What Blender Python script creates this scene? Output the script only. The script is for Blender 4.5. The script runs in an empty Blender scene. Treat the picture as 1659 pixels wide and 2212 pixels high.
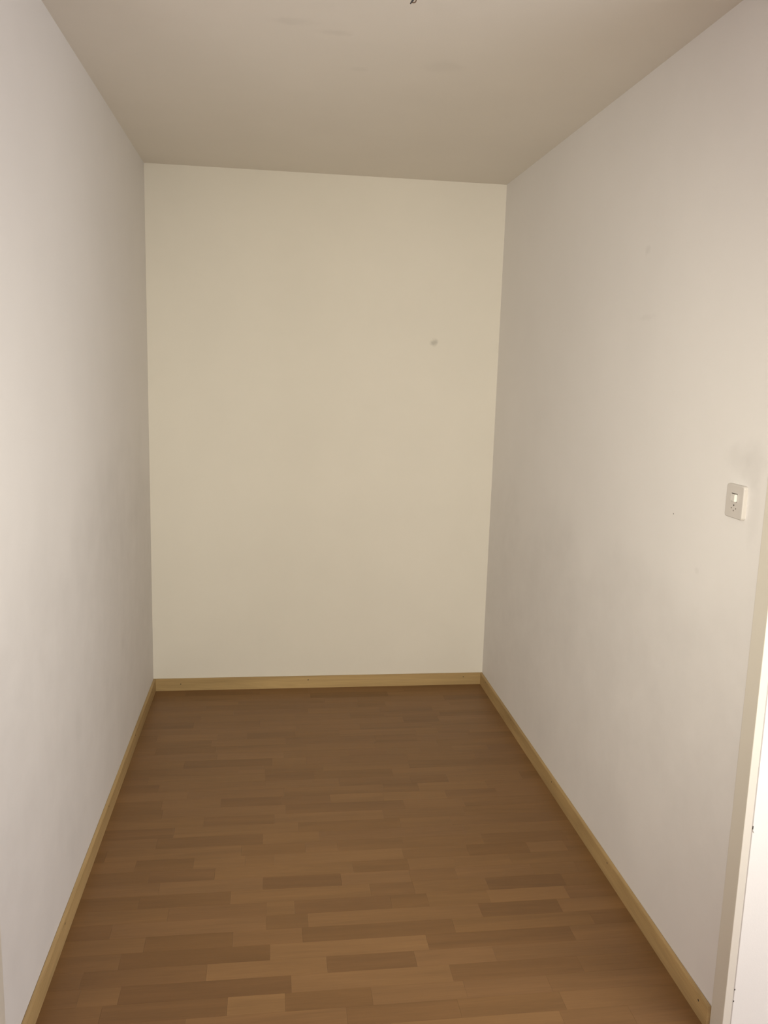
import bpy, bmesh, math, random
from mathutils import Vector, Matrix

scene = bpy.context.scene
col = scene.collection

# ------------------------------------------------------------------ camera
CAM = Vector((0.55800, -3.89999, 1.54411))
YAW, PITCH, ROLL, FPX = 0.135894, -0.168169, 0.029220, 1795.64
fwd = Vector((math.sin(YAW) * math.cos(PITCH), math.cos(YAW) * math.cos(PITCH), math.sin(PITCH)))
rgt0 = Vector((math.cos(YAW), -math.sin(YAW), 0.0))
up0 = rgt0.cross(fwd)
rgt = rgt0 * math.cos(ROLL) + up0 * math.sin(ROLL)
up = up0 * math.cos(ROLL) - rgt0 * math.sin(ROLL)
cd = bpy.data.cameras.new('camera')
cd.sensor_fit = 'HORIZONTAL'
cd.sensor_width = 36.0
cd.lens = FPX / 1659.0 * 36.0
cd.clip_start = 0.02
cam = bpy.data.objects.new('camera', cd)
col.objects.link(cam)
cam.matrix_world = Matrix(((rgt.x, up.x, -fwd.x, CAM.x), (rgt.y, up.y, -fwd.y, CAM.y),
                           (rgt.z, up.z, -fwd.z, CAM.z), (0, 0, 0, 1)))
scene.camera = cam

# ------------------------------------------------------------------ world, light, exposure
world = bpy.data.worlds.new('world')
scene.world = world
world.use_nodes = True
world.node_tree.nodes['Background'].inputs[0].default_value = (0.9, 0.85, 0.78, 1)
world.node_tree.nodes['Background'].inputs[1].default_value = 0.0
scene.view_settings.view_transform = 'Standard'
scene.view_settings.look = 'None'
scene.view_settings.exposure = 0.06
scene.view_settings.gamma = 1.0
scene.view_settings.use_curve_mapping = False


def area(name, loc, target, sx, sy, power, colour, spread=180):
    ld = bpy.data.lights.new(name, 'AREA')
    ld.shape = 'RECTANGLE'
    ld.size, ld.size_y = sx, sy
    ld.energy = power
    ld.color = colour
    ld.spread = math.radians(spread)
    o = bpy.data.objects.new(name, ld)
    col.objects.link(o)
    o.location = loc
    o.rotation_euler = (Vector(target) - Vector(loc)).to_track_quat('-Z', 'Y').to_euler()
    return o


def bulb(name, loc, r, power, colour):
    ld = bpy.data.lights.new(name, 'POINT')
    ld.shadow_soft_size = r
    ld.energy = power
    ld.color = colour
    o = bpy.data.objects.new(name, ld)
    col.objects.link(o)
    o.location = loc
    return o


def flash(name, loc, direction, r, power, colour, cone, blend):
    ld = bpy.data.lights.new(name, 'SPOT')
    ld.spot_size = math.radians(cone)
    ld.spot_blend = blend
    ld.shadow_soft_size = r
    ld.energy = power
    ld.color = colour
    o = bpy.data.objects.new(name, ld)
    col.objects.link(o)
    o.location = loc
    o.rotation_euler = Vector(direction).to_track_quat('-Z', 'Y').to_euler()
    return o


# the phone's own flash beside the lens, and two fixtureless fill lights added in the hall behind it
flash('phone_flash', (0.590, -3.910, 1.560), fwd, 0.02, 182, (1.0, 0.985, 0.815), 75, 1.0)
bulb('hall_fill_light', (2.5, -3.4, 1.3), 0.6, 75, (0.89, 0.93, 1.0))  # added fill without a fixture, brightens the near walls through the opening
bulb('hall_fill_light', (-0.9, -4.6, 1.5), 0.3, 42, (1.0, 0.955, 0.96))


# ------------------------------------------------------------------ helpers
W, H, HB, TB = 1.61524, 2.4, 0.0584, 0.012      # room width, height, skirting height and thickness
YF = -2.305                                     # hall side of the front wall
YJ = -2.253                                     # room side of the front wall and door frame
XH0, XH1, YH = -1.3, 3.1, -5.6                  # the hall behind the camera
HEAD = H                                        # the opening runs up to the ceiling


def link(name, bm, mat, parent=None, kind=None, smooth=False):
    me = bpy.data.meshes.new(name)
    bmesh.ops.recalc_face_normals(bm, faces=bm.faces)
    bm.to_mesh(me)
    bm.free()
    if smooth:
        for p in me.polygons:
            p.use_smooth = True
    me.materials.append(mat)
    o = bpy.data.objects.new(name, me)
    col.objects.link(o)
    if parent:
        o.parent = parent
    if kind:
        o['kind'] = kind
    return o


def box(bm, a, b, bevel=0.0, seg=2):
    v = [bm.verts.new((x, y, z)) for z in (a[2], b[2]) for y in (a[1], b[1]) for x in (a[0], b[0])]
    fs = [bm.faces.new([v[i] for i in q]) for q in
          ((0, 2, 3, 1), (4, 5, 7, 6), (0, 1, 5, 4), (2, 6, 7, 3), (0, 4, 6, 2), (1, 3, 7, 5))]
    if bevel:
        es = list({e for f in fs for e in f.edges})
        bmesh.ops.bevel(bm, geom=es, offset=bevel, segments=seg, affect='EDGES', profile=0.5)
    return bm


def disc(bm, centre, normal, r, depth, n=14, squash=1.0):
    """Short cylinder whose base sits on centre and that rises along normal."""
    nrm = Vector(normal).normalized()
    a = nrm.orthogonal().normalized()
    b = nrm.cross(a)
    c = Vector(centre)
    lo, hi = [], []
    for k in range(n):
        t = 2 * math.pi * k / n
        d = a * math.cos(t) * r + b * math.sin(t) * r * squash
        lo.append(bm.verts.new(c + d))
        hi.append(bm.verts.new(c + d * 0.9 + nrm * depth))
    bm.faces.new(lo)
    bm.faces.new(hi)
    for k in range(n):
        bm.faces.new((lo[k], lo[(k + 1) % n], hi[(k + 1) % n], hi[k]))
    return bm


def tube(bm, pts, r, n=10, smooth=2):
    pts = [Vector(p) for p in pts]
    r = list(r) if isinstance(r, (list, tuple)) else [r] * len(pts)
    for _ in range(smooth):                       # corner cutting
        q, s = [pts[0]], [r[0]]
        for i in range(len(pts) - 1):
            for f in (0.25, 0.75):
                q.append(pts[i].lerp(pts[i + 1], f))
                s.append(r[i] * (1 - f) + r[i + 1] * f)
        pts, r = q + [pts[-1]], s + [r[-1]]
    rings = []
    for i, p in enumerate(pts):
        p = Vector(p)
        d = (Vector(pts[min(i + 1, len(pts) - 1)]) - Vector(pts[max(i - 1, 0)])).normalized()
        a = d.orthogonal().normalized() if not rings else (pa - d * pa.dot(d)).normalized()
        pa = a
        b = d.cross(a)
        rr = r[i]
        rings.append([bm.verts.new(p + (a * math.cos(2 * math.pi * k / n) + b * math.sin(2 * math.pi * k / n)) * rr)
                      for k in range(n)])
    for q, s in zip(rings, rings[1:]):
        for k in range(n):
            bm.faces.new((q[k], q[(k + 1) % n], s[(k + 1) % n], s[k]))
    bm.faces.new(rings[0])
    bm.faces.new(rings[-1])
    return bm


# ------------------------------------------------------------------ materials
def mat_new(name):
    m = bpy.data.materials.new(name)
    m.use_nodes = True
    nt = m.node_tree
    bsdf = nt.nodes['Principled BSDF']
    return m, nt, bsdf


def N(nt, typ, **kw):
    n = nt.nodes.new(typ)
    for k, v in kw.items():
        if k in n.inputs:
            n.inputs[k].default_value = v
        else:
            setattr(n, k, v)
    return n


def plain(name, rgb, rough=0.5, metal=0.0, spec=0.5):
    m, nt, b = mat_new(name)
    b.inputs['Base Color'].default_value = (*rgb, 1)
    b.inputs['Roughness'].default_value = rough
    b.inputs['Metallic'].default_value = metal
    b.inputs['Specular IOR Level'].default_value = spec
    return m


def paint(name, rgb, rough=0.75, bump=0.25, scale=260.0, spec=0.25, stains=(), scuff=None):
    """Rolled wall paint: fine orange-peel relief, faint blotches, and the grey marks left on it.
    stains: (centre xyz, radii xyz, strength 0..1)"""
    m, nt, b = mat_new(name)
    geo = N(nt, 'ShaderNodeNewGeometry')
    n1 = N(nt, 'ShaderNodeTexNoise', Scale=scale, Detail=3.0, Roughness=0.6)
    nt.links.new(geo.outputs['Position'], n1.inputs['Vector'])
    bp = N(nt, 'ShaderNodeBump', Strength=bump, Distance=0.0006)
    nt.links.new(n1.outputs['Fac'], bp.inputs['Height'])
    nt.links.new(bp.outputs['Normal'], b.inputs['Normal'])
    n2 = N(nt, 'ShaderNodeTexNoise', Scale=2.6, Detail=4.0, Roughness=0.55)
    nt.links.new(geo.outputs['Position'], n2.inputs['Vector'])
    r = N(nt, 'ShaderNodeValToRGB')
    r.color_ramp.elements[0].position = 0.35
    r.color_ramp.elements[0].color = (*[c * 0.975 for c in rgb], 1)
    r.color_ramp.elements[1].position = 0.65
    r.color_ramp.elements[1].color = (*rgb, 1)
    nt.links.new(n2.outputs['Fac'], r.inputs['Fac'])
    out = r.outputs['Color']
    if scuff:                                    # grey rubbed band along the lower wall, ragged at its edges
        z0, z1, k = scuff
        sep = N(nt, 'ShaderNodeSeparateXYZ')
        nt.links.new(geo.outputs['Position'], sep.inputs[0])
        nb = N(nt, 'ShaderNodeTexNoise', Scale=2.1, Detail=3.0, Roughness=0.5)
        nt.links.new(geo.outputs['Position'], nb.inputs['Vector'])
        zz = N(nt, 'ShaderNodeMath', operation='MULTIPLY_ADD')
        nt.links.new(nb.outputs['Fac'], zz.inputs[0])
        zz.inputs[1].default_value = 0.9
        nt.links.new(sep.outputs['Z'], zz.inputs[2])
        hi = N(nt, 'ShaderNodeMapRange', interpolation_type='SMOOTHSTEP')
        nt.links.new(zz.outputs[0], hi.inputs['Value'])
        for i, v in zip(('From Min', 'From Max', 'To Min', 'To Max'), (z1 + 0.28, z1 + 0.60, k, 0.0)):
            hi.inputs[i].default_value = v
        lo = N(nt, 'ShaderNodeMapRange', interpolation_type='SMOOTHSTEP')
        nt.links.new(zz.outputs[0], lo.inputs['Value'])
        for i, v in zip(('From Min', 'From Max', 'To Min', 'To Max'), (z0 + 0.25, z0 + 0.80, 0.25, 1.0)):
            lo.inputs[i].default_value = v
        ms = N(nt, 'ShaderNodeMath', operation='MULTIPLY')
        nt.links.new(hi.outputs['Result'], ms.inputs[0])
        nt.links.new(lo.outputs['Result'], ms.inputs[1])
        nc = N(nt, 'ShaderNodeTexNoise', Scale=9.0, Detail=4.0, Roughness=0.55)
        nt.links.new(geo.outputs['Position'], nc.inputs['Vector'])
        mc = N(nt, 'ShaderNodeMapRange')
        nt.links.new(nc.outputs['Fac'], mc.inputs['Value'])
        for i, v in zip(('From Min', 'From Max', 'To Min', 'To Max'), (0.3, 0.7, 0.65, 1.35)):
            mc.inputs[i].default_value = v
        m2 = N(nt, 'ShaderNodeMath', operation='MULTIPLY')
        nt.links.new(ms.outputs[0], m2.inputs[0])
        nt.links.new(mc.outputs['Result'], m2.inputs[1])
        mx = N(nt, 'ShaderNodeMix', data_type='RGBA')
        nt.links.new(m2.outputs[0], mx.inputs[0])
        nt.links.new(out, mx.inputs[6])
        mx.inputs[7].default_value = (0.27, 0.245, 0.225, 1)
        out = mx.outputs[2]
    for c, rad, k in stains:
        sub = N(nt, 'ShaderNodeVectorMath', operation='SUBTRACT')
        nt.links.new(geo.outputs['Position'], sub.inputs[0])
        sub.inputs[1].default_value = c
        div = N(nt, 'ShaderNodeVectorMath', operation='DIVIDE')
        nt.links.new(sub.outputs[0], div.inputs[0])
        div.inputs[1].default_value = rad
        nz = N(nt, 'ShaderNodeTexNoise', Scale=0.9 / min(rad), Detail=3.0)
        nt.links.new(geo.outputs['Position'], nz.inputs['Vector'])
        ln = N(nt, 'ShaderNodeVectorMath', operation='LENGTH')
        nt.links.new(div.outputs[0], ln.inputs[0])
        ad = N(nt, 'ShaderNodeMath', operation='MULTIPLY_ADD')
        nt.links.new(nz.outputs['Fac'], ad.inputs[0])
        ad.inputs[1].default_value = 1.2
        nt.links.new(ln.outputs['Value'], ad.inputs[2])
        mr = N(nt, 'ShaderNodeMapRange', interpolation_type='SMOOTHSTEP')
        nt.links.new(ad.outputs[0], mr.inputs['Value'])
        mr.inputs['From Min'].default_value = 0.8
        mr.inputs['From Max'].default_value = 1.9
        mr.inputs['To Min'].default_value = k
        mr.inputs['To Max'].default_value = 0.0
        mx = N(nt, 'ShaderNodeMix', data_type='RGBA')
        nt.links.new(mr.outputs['Result'], mx.inputs[0])
        nt.links.new(out, mx.inputs[6])
        mx.inputs[7].default_value = (0.16, 0.14, 0.115, 1)
        out = mx.outputs[2]
    nt.links.new(out, b.inputs['Base Color'])
    b.inputs['Roughness'].default_value = rough
    b.inputs['Specular IOR Level'].default_value = spec
    return m


def wood(name, axis, rgb, dark, scale=1.0, rough=0.45, spec=0.35, from_object=False, contrast=1.0):
    """Long-grained wood; axis is the grain direction. from_object reads the base colour from the object."""
    m, nt, b = mat_new(name)
    geo = N(nt, 'ShaderNodeNewGeometry')
    info = N(nt, 'ShaderNodeObjectInfo')
    off = N(nt, 'ShaderNodeVectorMath', operation='SCALE')
    nt.links.new(geo.outputs['Position'], off.inputs[0])
    off.inputs['Scale'].default_value = scale
    ad = N(nt, 'ShaderNodeVectorMath', operation='ADD')
    mul = N(nt, 'ShaderNodeMath', operation='MULTIPLY')
    nt.links.new(info.outputs['Random'], mul.inputs[0])
    mul.inputs[1].default_value = 37.0
    cmb = N(nt, 'ShaderNodeCombineXYZ')
    for k in range(3):
        nt.links.new(mul.outputs[0], cmb.inputs[k])
    nt.links.new(off.outputs[0], ad.inputs[0])
    nt.links.new(cmb.outputs[0], ad.inputs[1])
    st = N(nt, 'ShaderNodeVectorMath', operation='MULTIPLY')
    nt.links.new(ad.outputs[0], st.inputs[0])
    v = [14.0, 14.0, 14.0]
    v[axis] = 1.1
    st.inputs[1].default_value = v
    g1 = N(nt, 'ShaderNodeTexNoise', Scale=1.0, Detail=5.0, Roughness=0.62, Distortion=0.9)
    nt.links.new(st.outputs[0], g1.inputs['Vector'])
    st2 = N(nt, 'ShaderNodeVectorMath', operation='MULTIPLY')
    nt.links.new(ad.outputs[0], st2.inputs[0])
    v2 = [330.0, 330.0, 330.0]
    v2[axis] = 9.0
    st2.inputs[1].default_value = v2
    g2 = N(nt, 'ShaderNodeTexNoise', Scale=1.0, Detail=2.0, Roughness=0.5)
    nt.links.new(st2.outputs[0], g2.inputs['Vector'])
    mixg = N(nt, 'ShaderNodeMath', operation='MULTIPLY_ADD')
    nt.links.new(g2.outputs['Fac'], mixg.inputs[0])
    mixg.inputs[1].default_value = 0.35
    nt.links.new(g1.outputs['Fac'], mixg.inputs[2])
    mr = N(nt, 'ShaderNodeMapRange')
    nt.links.new(mixg.outputs[0], mr.inputs['Value'])
    mr.inputs['From Min'].default_value = 0.42
    mr.inputs['From Max'].default_value = 0.88
    mr.inputs['To Min'].default_value = 1.0 - 0.22 * contrast
    mr.inputs['To Max'].default_value = 1.0 + 0.10 * contrast
    sc = N(nt, 'ShaderNodeVectorMath', operation='SCALE')
    if from_object:
        nt.links.new(info.outputs['Color'], sc.inputs[0])
    else:
        mx = N(nt, 'ShaderNodeMix', data_type='RGBA')
        nt.links.new(g1.outputs['Fac'], mx.inputs[0])
        mx.inputs[6].default_value = (*dark, 1)
        mx.inputs[7].default_value = (*rgb, 1)
        nt.links.new(mx.outputs[2], sc.inputs[0])
    nt.links.new(mr.outputs['Result'], sc.inputs['Scale'])
    nt.links.new(sc.outputs[0], b.inputs['Base Color'])
    b.inputs['Roughness'].default_value = rough
    b.inputs['Specular IOR Level'].default_value = spec
    return m


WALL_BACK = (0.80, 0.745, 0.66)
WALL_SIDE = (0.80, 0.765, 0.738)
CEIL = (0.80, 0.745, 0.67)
HALLC = (0.82, 0.79, 0.75)
FRAMEC = (0.70, 0.65, 0.565)
FLOORC = (0.226, 0.119, 0.0465)
SK_L, SK_D = (0.56, 0.390, 0.185), (0.37, 0.242, 0.100)
PLATEC = (0.60, 0.555, 0.515)
ROCKC = (0.82, 0.785, 0.735)
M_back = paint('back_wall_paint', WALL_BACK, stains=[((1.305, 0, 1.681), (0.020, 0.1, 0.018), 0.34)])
M_left = paint('left_wall_paint', WALL_SIDE, scuff=(0.1, 1.10, 0.105), stains=[
    ((0, -0.776, 0.50), (0.1, 0.03, 0.035), 0.06), ((0, -1.508, 0.49), (0.1, 0.05, 0.07), 0.06)])
M_right = paint('right_wall_paint', WALL_SIDE, scuff=(0.1, 1.04, 0.095), stains=[
    ((W, -2.190, 1.365), (0.1, 0.05, 0.06), 0.10), ((W, -2.130, 1.370), (0.1, 0.06, 0.035), 0.08),
    ((W, -2.21, 1.26), (0.1, 0.025, 0.09), 0.06), ((W, -1.558, 1.905), (0.1, 0.02, 0.014), 0.09),
    ((W, -1.585, 1.716), (0.1, 0.055, 0.010), 0.05), ((W, -1.99, 1.073), (0.1, 0.012, 0.010), 0.07)])
M_ceil = paint('ceiling_paint', CEIL, bump=0.3, stains=[
    ((0.715, -1.58, H), (0.05, 0.02, 0.1), 0.08), ((0.60, -1.628, H), (0.06, 0.025, 0.1), 0.07),
    ((0.80, -1.33, H), (0.03, 0.02, 0.1), 0.05), ((1.03, -1.40, H), (0.06, 0.05, 0.1), 0.05)])
M_hall = paint('hall_wall_paint', HALLC)
M_frame = plain('cream_enamel', FRAMEC, 0.4)
M_seam = plain('filler', (0.50, 0.45, 0.41), 0.9)
M_floor = wood('laminate', 0, (0.3, 0.18, 0.09), (0.3, 0.18, 0.09), rough=0.42, spec=0.3, from_object=True, contrast=0.8)
M_under = plain('underlay', (0.10, 0.065, 0.035), 0.9)
M_skx = wood('pine_x', 0, SK_L, SK_D, scale=0.9, rough=0.5)
M_sky = wood('pine_y', 1, SK_L, SK_D, scale=0.9, rough=0.5)
M_nail = plain('nail', (0.035, 0.025, 0.018), 0.6)
M_plate = plain('switch_plastic', PLATEC, 0.35, spec=0.4)
M_rock = plain('rocker_plastic', ROCKC, 0.3, spec=0.5)
M_slot = plain('slot', (0.06, 0.05, 0.04), 0.8)
M_hole = plain('pin_hole', (0.16, 0.135, 0.11), 0.8)
M_wire = plain('cable_black', (0.02, 0.018, 0.02), 0.45)
M_wire2 = plain('cable_brown', (0.11, 0.06, 0.03), 0.45)
M_grey = plain('connector_grey', (0.42, 0.40, 0.42), 0.5)

# ------------------------------------------------------------------ room shell
T = 0.12
bm = bmesh.new(); box(bm, (-T, 0, -0.10), (W + T, T, H + 0.1)); link('wall_back', bm, M_back, kind='structure')
bm = bmesh.new(); box(bm, (-T, YJ, -0.10), (0, 0, H + 0.1)); link('wall_left', bm, M_left, kind='structure')
bm = bmesh.new(); box(bm, (W, YJ, -0.10), (W + T, 0, H + 0.1)); wall_right = link('wall_right', bm, M_right, kind='structure')
bm = bmesh.new(); box(bm, (XH0 - T, YH - T, H), (XH1 + T, YJ, H + T)); box(bm, (-T, YJ, H), (W + T, T, H + T))
link('ceiling', bm, M_ceil, kind='structure')
# front wall round the opening, plastered on the hall side
bm = bmesh.new()
box(bm, (XH0, YF, -0.1), (-0.0178, YJ, H))
box(bm, (W + 0.0178, YF, -0.1), (XH1, YJ, H))
link('wall_front', bm, M_hall, kind='structure')
# the hall
bm = bmesh.new(); box(bm, (XH0 - T, YH, -0.1), (XH0, YJ, H)); link('wall_hall_left', bm, M_hall, kind='structure')
bm = bmesh.new(); box(bm, (XH1, YH, -0.1), (XH1 + T, YJ, H)); link('wall_hall_right', bm, M_hall, kind='structure')
bm = bmesh.new(); box(bm, (XH0 - T, YH - T, -0.1), (XH1 + T, YH, H)); link('wall_hall_back', bm, M_hall, kind='structure')

# ------------------------------------------------------------------ floor: every laminate stave is a part
PLANKS = {
    -4: [(0.000, 0.339, 0.15), (0.339, 0.677, -0.2), (0.677, 1.007, 0.08), (1.007, 1.349, -0.08), (1.349, 1.615, -0.2)],
    -3: [(0.000, 0.329, 0.08), (0.329, 0.523, -0.08), (0.523, 0.850, 0.08), (0.850, 1.268, 0.5), (1.268, 1.445, -0.1), (1.445, 1.615, 0.15)],
    -2: [(0.000, 0.361, -0.2), (0.361, 0.746, 0.3), (0.746, 1.024, -0.3), (1.024, 1.289, -0.1), (1.289, 1.615, 0.15)],
    -1: [(0.000, 0.157, -0.1), (0.157, 0.457, -0.5), (0.457, 0.598, 0.9), (0.598, 0.814, -0.5), (0.814, 1.053, 0.4), (1.053, 1.275, 0.1), (1.275, 1.615, -0.08)],
    0: [(0.000, 0.093, -0.1), (0.093, 0.191, 0.2), (0.191, 0.614, -0.7), (0.614, 1.030, 0.4), (1.030, 1.381, -0.65), (1.381, 1.615, -0.2)],
    1: [(0.000, 0.087, 0), (0.087, 0.398, -0.25), (0.398, 0.709, 0.45), (0.709, 0.945, -0.55), (0.945, 1.162, 0.3), (1.162, 1.615, -0.08)],
    2: [(0.000, 0.171, 0.1), (0.171, 0.560, -0.8), (0.560, 0.989, 0.6), (0.989, 1.404, -0.6), (1.404, 1.615, 0.08)],
    3: [(0.000, 0.225, 0.1), (0.225, 0.459, -0.7), (0.459, 0.649, -0.15), (0.649, 1.076, -0.8), (1.076, 1.484, 0.05), (1.484, 1.615, -0.5)],
    4: [(0.000, 0.126, -0.6), (0.126, 0.549, 0.15), (0.549, 0.666, -0.3), (0.666, 1.169, 0.15), (1.169, 1.409, -0.65), (1.409, 1.615, 0)],
    5: [(0.000, 0.272, 0), (0.272, 0.549, -0.35), (0.549, 0.631, 0.1), (0.631, 0.914, -0.7), (0.914, 1.024, -0.7), (1.024, 1.209, 0.1), (1.209, 1.453, 0.2), (1.453, 1.615, -0.5)],
    6: [(0.000, 0.182, -0.45), (0.182, 0.444, -0.65), (0.444, 0.860, 0.1), (0.860, 0.992, -0.45), (0.992, 1.221, -0.05), (1.221, 1.464, -0.65), (1.464, 1.615, -0.45)],
    7: [(0.000, 0.231, 0), (0.231, 0.538, 0.15), (0.538, 0.776, -0.75), (0.776, 0.991, 0.15), (0.991, 1.137, -0.3), (1.137, 1.384, -0.05), (1.384, 1.529, 0), (1.529, 1.615, -0.5)],
    8: [(0.000, 0.194, -0.5), (0.194, 0.390, -0.5), (0.390, 0.818, 0.25), (0.818, 0.995, -0.6), (0.995, 1.146, 0.1), (1.146, 1.329, -0.05), (1.329, 1.615, 0)],
    9: [(0.000, 0.143, 0), (0.143, 0.321, -0.6), (0.321, 0.481, 0.1), (0.481, 0.572, -0.15), (0.572, 0.987, 0.35), (0.987, 1.203, -0.45), (1.203, 1.407, -0.75), (1.407, 1.536, 0.05), (1.536, 1.615, -0.3)],
    10: [(0.000, 0.042, -0.5), (0.042, 0.467, 0.15), (0.467, 0.673, -0.6), (0.673, 0.779, -0.15), (0.779, 0.997, -0.35), (0.997, 1.268, -0.3), (1.268, 1.555, -0.45), (1.555, 1.615, -0.08)],
    11: [(0.000, 0.192, 0), (0.192, 0.535, -0.6), (0.535, 0.722, 0.05), (0.722, 1.219, -0.15), (1.219, 1.615, 0.08)],
    12: [(0.000, 0.240, -0.55), (0.240, 0.654, 0.1), (0.654, 1.006, -0.35), (1.006, 1.185, -0.05), (1.185, 1.615, -0.08)],
    13: [(0.000, 0.333, 0), (0.333, 0.573, -0.5), (0.573, 0.954, 0.25), (0.954, 1.247, -0.05), (1.247, 1.615, -0.35)],
    14: [(0.000, 0.186, -0.4), (0.186, 0.613, 0.15), (0.613, 1.038, -0.5), (1.038, 1.259, -0.05), (1.259, 1.615, -0.2)],
    15: [(0.000, 0.177, -0.25), (0.177, 0.382, 0.05), (0.382, 0.599, -0.5), (0.599, 0.775, -0.4), (0.775, 0.970, 0.2), (0.970, 1.205, 0.3), (1.205, 1.401, -0.25), (1.401, 1.615, -0.1)],
    16: [(0.000, 0.260, 0.15), (0.260, 0.609, 0.08), (0.609, 0.980, -0.15), (0.980, 1.112, -0.35), (1.112, 1.376, 0.05), (1.376, 1.615, -0.08)],
    17: [(0.000, 0.150, -0.4), (0.150, 0.540, 0), (0.540, 0.818, 0.2), (0.818, 1.093, -0.15), (1.093, 1.237, -0.6), (1.237, 1.529, 0.15), (1.529, 1.615, -0.45)],
    18: [(0.000, 0.104, -0.35), (0.104, 0.539, 0.1), (0.539, 0.723, -0.4), (0.723, 1.031, -0.35), (1.031, 1.328, 0), (1.328, 1.615, -0.08)],
    19: [(0.000, 0.437, -0.25), (0.437, 0.537, 0), (0.537, 0.764, -0.2), (0.764, 1.105, -0.08), (1.105, 1.615, -0.35)],
    20: [(0.000, 0.224, -0.1), (0.224, 0.565, -0.45), (0.565, 0.701, 0.3), (0.701, 0.838, -0.25), (0.838, 1.108, -0.1), (1.108, 1.389, -0.08), (1.389, 1.615, -0.08)],
    21: [(0.000, 0.347, 0), (0.347, 0.612, 0.15), (0.612, 0.876, 0), (0.876, 1.035, -0.3), (1.035, 1.174, 0.2), (1.174, 1.310, -0.2), (1.310, 1.461, -0.08), (1.461, 1.615, -0.4)],
    22: [(0.000, 0.097, 0.15), (0.097, 0.337, -0.3), (0.337, 0.705, -0.08), (0.705, 0.992, 0.08), (0.992, 1.255, 0), (1.255, 1.615, -0.2)],
    23: [(0.000, 0.315, -0.08), (0.315, 0.622, 0), (0.622, 1.000, -0.2), (1.000, 1.175, -0.45), (1.175, 1.408, 0), (1.408, 1.615, -0.4)],
    24: [(0.000, 0.088, -0.4), (0.088, 0.336, 0.15), (0.336, 0.458, 0), (0.458, 0.661, -0.25), (0.661, 0.852, -0.2), (0.852, 1.008, 0.2), (1.008, 1.185, 0.15), (1.185, 1.282, 0.15), (1.282, 1.421, -0.2), (1.421, 1.615, 0.15)],
    25: [(0.000, 0.259, 0), (0.259, 0.669, 0.08), (0.669, 0.948, 0), (0.948, 1.268, -0.08), (1.268, 1.615, 0.08)],
    26: [(0.000, 0.227, -0.45), (0.227, 0.511, 0.05), (0.511, 0.780, 0.1), (0.780, 1.149, 0.08), (1.149, 1.310, -0.4), (1.310, 1.535, 0.15), (1.535, 1.615, -0.08)],
    27: [(0.000, 0.251, -0.2), (0.251, 0.668, 0), (0.668, 0.915, 0.08), (0.915, 1.069, -0.4), (1.069, 1.327, -0.2), (1.327, 1.615, -0.45)],
    28: [(0.000, 0.392, 0.15), (0.392, 0.729, -0.25), (0.729, 1.058, 0.15), (1.058, 1.304, -0.2), (1.304, 1.615, 0.08)],
    29: [(0.000, 0.262, -0.08), (0.262, 0.599, -0.2), (0.599, 0.960, -0.08), (0.960, 1.091, -0.45), (1.091, 1.398, 0.08), (1.398, 1.615, 0)],
    30: [(0.000, 0.407, 0.15), (0.407, 0.810, 0), (0.810, 0.965, 0.1), (0.965, 1.385, 0.08), (1.385, 1.615, -0.45)],
    31: [(0.000, 0.113, -0.4), (0.113, 0.471, -0.1), (0.471, 0.746, -0.2), (0.746, 1.120, -0.5), (1.120, 1.376, 0), (1.376, 1.615, 0)],
    32: [(0.000, 0.156, -0.2), (0.156, 0.505, -0.5), (0.505, 0.739, -0.3), (0.739, 1.204, 0.08), (1.204, 1.420, -0.35), (1.420, 1.615, -0.45)],
    33: [(0.000, 0.381, -0.08), (0.381, 0.593, 0), (0.593, 0.949, 0), (0.949, 1.307, 0.15), (1.307, 1.615, -0.2)],
}
PITCH_Y, ROW0 = 0.06115, -2.0375
bm = bmesh.new()
box(bm, (0, YJ, -0.1), (W, 0, -0.007))
floor = link('floor', bm, M_under, kind='structure')
bm = bmesh.new()
box(bm, (XH0, YH, -0.1), (XH1, YF, -0.001)); box(bm, (-0.0178, YF, -0.1), (W + 0.0178, YJ, -0.001))
M_hfloor = wood('hall_laminate', 0, FLOORC, [c * 0.8 for c in FLOORC], rough=0.42, spec=0.3)
link('floor_hall', bm, M_hfloor, kind='structure')
rng = random.Random(11)
gap = 0.00012
for row, segs in PLANKS.items():
    ya = max(ROW0 + row * PITCH_Y, YJ)
    yb = min(ROW0 + (row + 1) * PITCH_Y, 0.0)
    for xa, xb, tone in segs:
        bm = bmesh.new()
        box(bm, (xa + gap, ya + gap, -0.007), (xb - gap, yb - gap, 0.0))
        o = link('plank', bm, M_floor, floor)
        k = math.exp(0.24 * ((tone if tone < 0 else tone * 0.8) + rng.uniform(-0.10, 0.10)))
        w = rng.uniform(-0.03, 0.03)
        o.color = (FLOORC[0] * k, FLOORC[1] * k ** 1.15, FLOORC[2] * k ** 1.35 * (1 - w), 1)

# ------------------------------------------------------------------ skirting boards with their nails


def skirting(name, bm, mat, nails, normal):
    es = [e for e in bm.edges if all(abs(v.co.z - HB) < 1e-6 for v in e.verts)]
    bmesh.ops.bevel(bm, geom=es, offset=0.0016, segments=2, affect='EDGES')
    s = link(name, bm, mat, kind='structure')
    for k, p in enumerate(nails):
        b2 = bmesh.new()
        disc(b2, Vector(p) - Vector(normal) * 0.0012, normal, 0.0032, 0.0016, 10, 0.8)
        link('nail', b2, M_nail, s)
    return s


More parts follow.
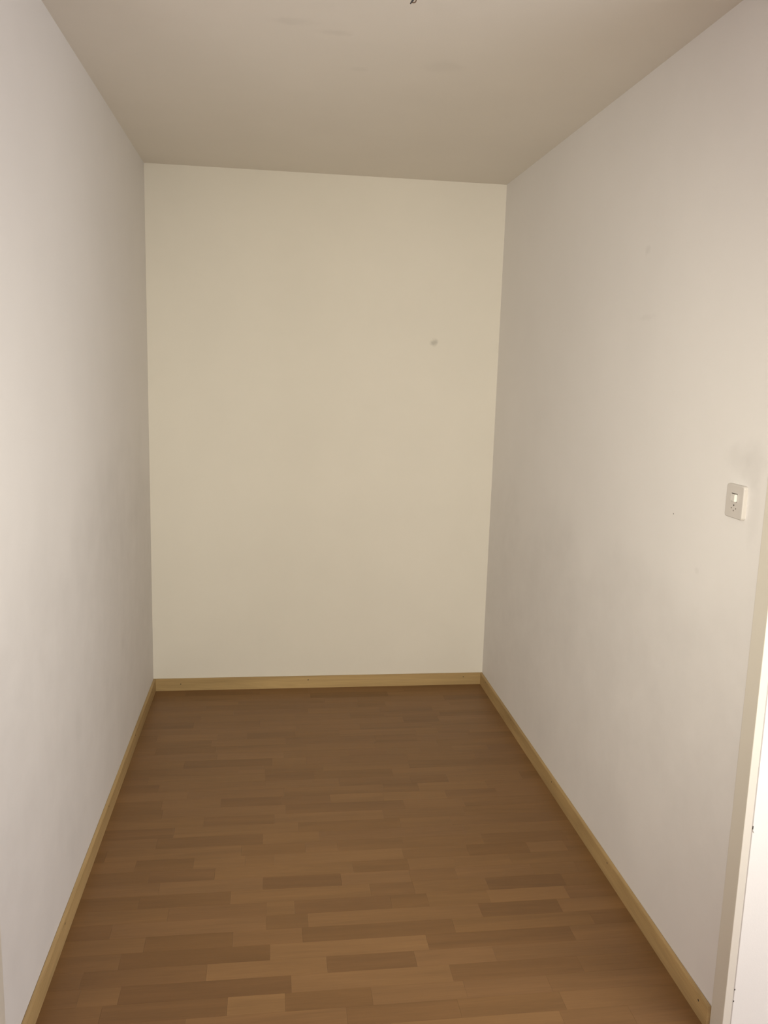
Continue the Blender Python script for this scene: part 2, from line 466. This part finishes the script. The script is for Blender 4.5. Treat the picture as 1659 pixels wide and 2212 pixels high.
bm = bmesh.new(); box(bm, (TB, -TB, 0), (W - TB, 0, HB))
skirting('baseboard_back', bm, M_skx, [(0.129, -TB, 0.033), (0.739, -TB, 0.041), (1.516, -TB, 0.040)], (0, -1, 0))
bm = bmesh.new(); box(bm, (0, YJ + 0.001, 0), (TB, 0, HB))
skirting('baseboard_left', bm, M_sky, [(TB, -0.137, 0.045), (TB, -0.61, 0.050), (TB, -1.173, 0.050), (TB, -1.786, 0.050)], (1, 0, 0))
bm = bmesh.new(); box(bm, (W - TB, YJ + 0.001, 0), (W, 0, HB))
skirting('baseboard_right', bm, M_sky, [(W - TB, -0.114, 0.048), (W - TB, -0.56, 0.048), (W - TB, -1.109, 0.043),
                                        (W - TB, -1.639, 0.048), (W - TB, -2.21, 0.043)], (-1, 0, 0))

# ------------------------------------------------------------------ door frame: reveal, face towards the hall, seam, chips
FI = 0.004                                     # the frame stands this far inside the wall face
for nm, s, x0 in (('trim_right', 1, W), ('trim_left', -1, 0.0)):
    bm = bmesh.new()
    xa, xb = sorted((x0 - s * FI, x0 + s * 0.0155))
    box(bm, (xa, YF, 0), (xb, YJ - 0.0005, HEAD), bevel=0.0012)
    fr = link(nm, bm, M_frame, kind='structure')
    bm = bmesh.new()
    xa, xb = sorted((x0 + s * 0.0155, x0 + s * 0.0178))
    box(bm, (xa, YF + 0.0003, 0), (xb, YJ - 0.0005, HEAD))
    link('seam', bm, M_seam, fr)
    if s == 1:
        for z, h in ((0.5565, 0.0085), (0.148, 0.004), (0.1175, 0.004)):
            bm = bmesh.new()
            box(bm, (x0 + 0.0165, YF - 0.0006, z - h / 2), (x0 + 0.0188, YF + 0.002, z + h / 2), bevel=0.0003, seg=1)
            link('paint_chip', bm, M_slot, fr)
        bm = bmesh.new()
        tube(bm, [(x0 + 0.0178, YF - 0.0004, 0.551), (x0 + 0.0190, YF - 0.0008, 0.5475), (x0 + 0.0212, YF - 0.0006, 0.5445)], 0.0006, 6)
        link('paint_flake', bm, M_seam, fr)

# screw hole left in the right wall
bm = bmesh.new(); disc(bm, (W + 0.0004, -1.844, 1.192), (-1, 0, 0), 0.0021, 0.0008, 10, 0.6)
link('screw_hole', bm, M_nail, wall_right)

# ------------------------------------------------------------------ switch with socket, on the right wall
PX, PY, PZ = W, -2.1422, 1.2725
root = bpy.data.objects.new('light_switch', None)
root.location = (PX, PY, PZ)
col.objects.link(root)
root['label'] = 'square white plastic switch plate with rocker and socket holes on right wall'
root['category'] = 'light switch'
PT, PW, PH = 0.0092, 0.0365, 0.0390            # thickness, half width, half height
bm = bmesh.new()
n, rr = 6, 0.0065
ring = []
for cy, cz, a0 in ((1, 1, 0), (-1, 1, 90), (-1, -1, 180), (1, -1, 270)):
    for k in range(n + 1):
        a = math.radians(a0 + 90 * k / n)
        ring.append((cy * (PW - rr) + rr * math.cos(a), cz * (PH - rr) + rr * math.sin(a)))
loops = []
for x, inset in ((0, 0), (-PT + 0.0022, 0.0004), (-PT + 0.0008, 0.0010), (-PT, 0.0026)):
    f = [((abs(y) - inset) * (1 if y > 0 else -1), (abs(z) - inset) * (1 if z > 0 else -1)) for y, z in ring]
    loops.append([bm.verts.new((x, y, z)) for y, z in f])
for q, s in zip(loops, loops[1:]):
    for k in range(len(q)):
        bm.faces.new((q[k], q[(k + 1) % len(q)], s[(k + 1) % len(s)], s[k]))
bm.faces.new(loops[0]); bm.faces.new(loops[-1])
link('plate', bm, M_plate, root)
# rocker: a wedge that stands proud, in a dark slot
bm = bmesh.new()
box(bm, (-PT - 0.0001, -0.0116, -0.0008), (-PT + 0.003, 0.0129, 0.0187))
link('rocker_slot', bm, M_slot, root)
bm = bmesh.new()
v = [bm.verts.new(p) for p in (
    (-PT + 0.002, -0.0110, 0.0000), (-PT + 0.002, 0.0128, 0.0000), (-PT + 0.002, 0.0128, 0.0172), (-PT + 0.002, -0.0110, 0.0172),
    (-PT - 0.0068, -0.0110, 0.0004), (-PT - 0.0020, 0.0128, 0.0004), (-PT - 0.0020, 0.0128, 0.0168), (-PT - 0.0068, -0.0110, 0.0168))]
for q in ((0, 1, 2, 3), (4, 7, 6, 5), (0, 4, 5, 1), (1, 5, 6, 2), (2, 6, 7, 3), (3, 7, 4, 0)):
    bm.faces.new([v[i] for i in q])
bmesh.ops.bevel(bm, geom=list(bm.edges), offset=0.0010, segments=2, affect='EDGES')
link('rocker', bm, M_rock, root)
for nm, y, z, r in (('screw', -0.0001, -0.0087, 0.0023), ('socket_hole', 0.0089, -0.0158, 0.0018),
                    ('socket_hole', -0.0094, -0.0156, 0.0018), ('socket_hole', -0.0002, -0.0210, 0.0020)):
    bm = bmesh.new()
    disc(bm, (-PT + 0.0006, y, z), (-1, 0, 0), r, 0.0008, 12)
    link(nm, bm, M_slot if nm == 'screw' else M_hole, root)

# ------------------------------------------------------------------ loose lamp wires hanging from the ceiling
LX, LY = 0.865, -1.905
root = bpy.data.objects.new('ceiling_lamp_wire', None)
root.location = (LX, LY, H)
col.objects.link(root)
root['label'] = 'bare dark lamp wires with grey connector hanging from ceiling'
root['category'] = 'wire'
bm = bmesh.new(); disc(bm, (0, 0, 0), (0, 0, -1), 0.012, 0.012, 18); link('ceiling_cap', bm, M_grey, root)
bm = bmesh.new(); tube(bm, [(0, 0, -0.008), (0.000, 0.000, -0.026), (-0.001, 0.002, -0.037), (-0.005, 0.004, -0.0425), (-0.0080, 0.005, -0.0460)],
                       [0.0026, 0.0026, 0.0025, 0.0018, 0.0010]); link('black_wire', bm, M_wire, root, smooth=True)
bm = bmesh.new(); tube(bm, [(0.004, 0, -0.008), (0.006, 0, -0.028), (0.005, 0.001, -0.041), (0.001, 0.002, -0.0445), (-0.004, 0.003, -0.0435)],
                       0.0012); link('brown_wire', bm, M_wire2, root, smooth=True)
bm = bmesh.new(); box(bm, (-0.0060, -0.003, -0.035), (-0.0012, 0.002, -0.010), bevel=0.0008); link('connector', bm, M_grey, root)
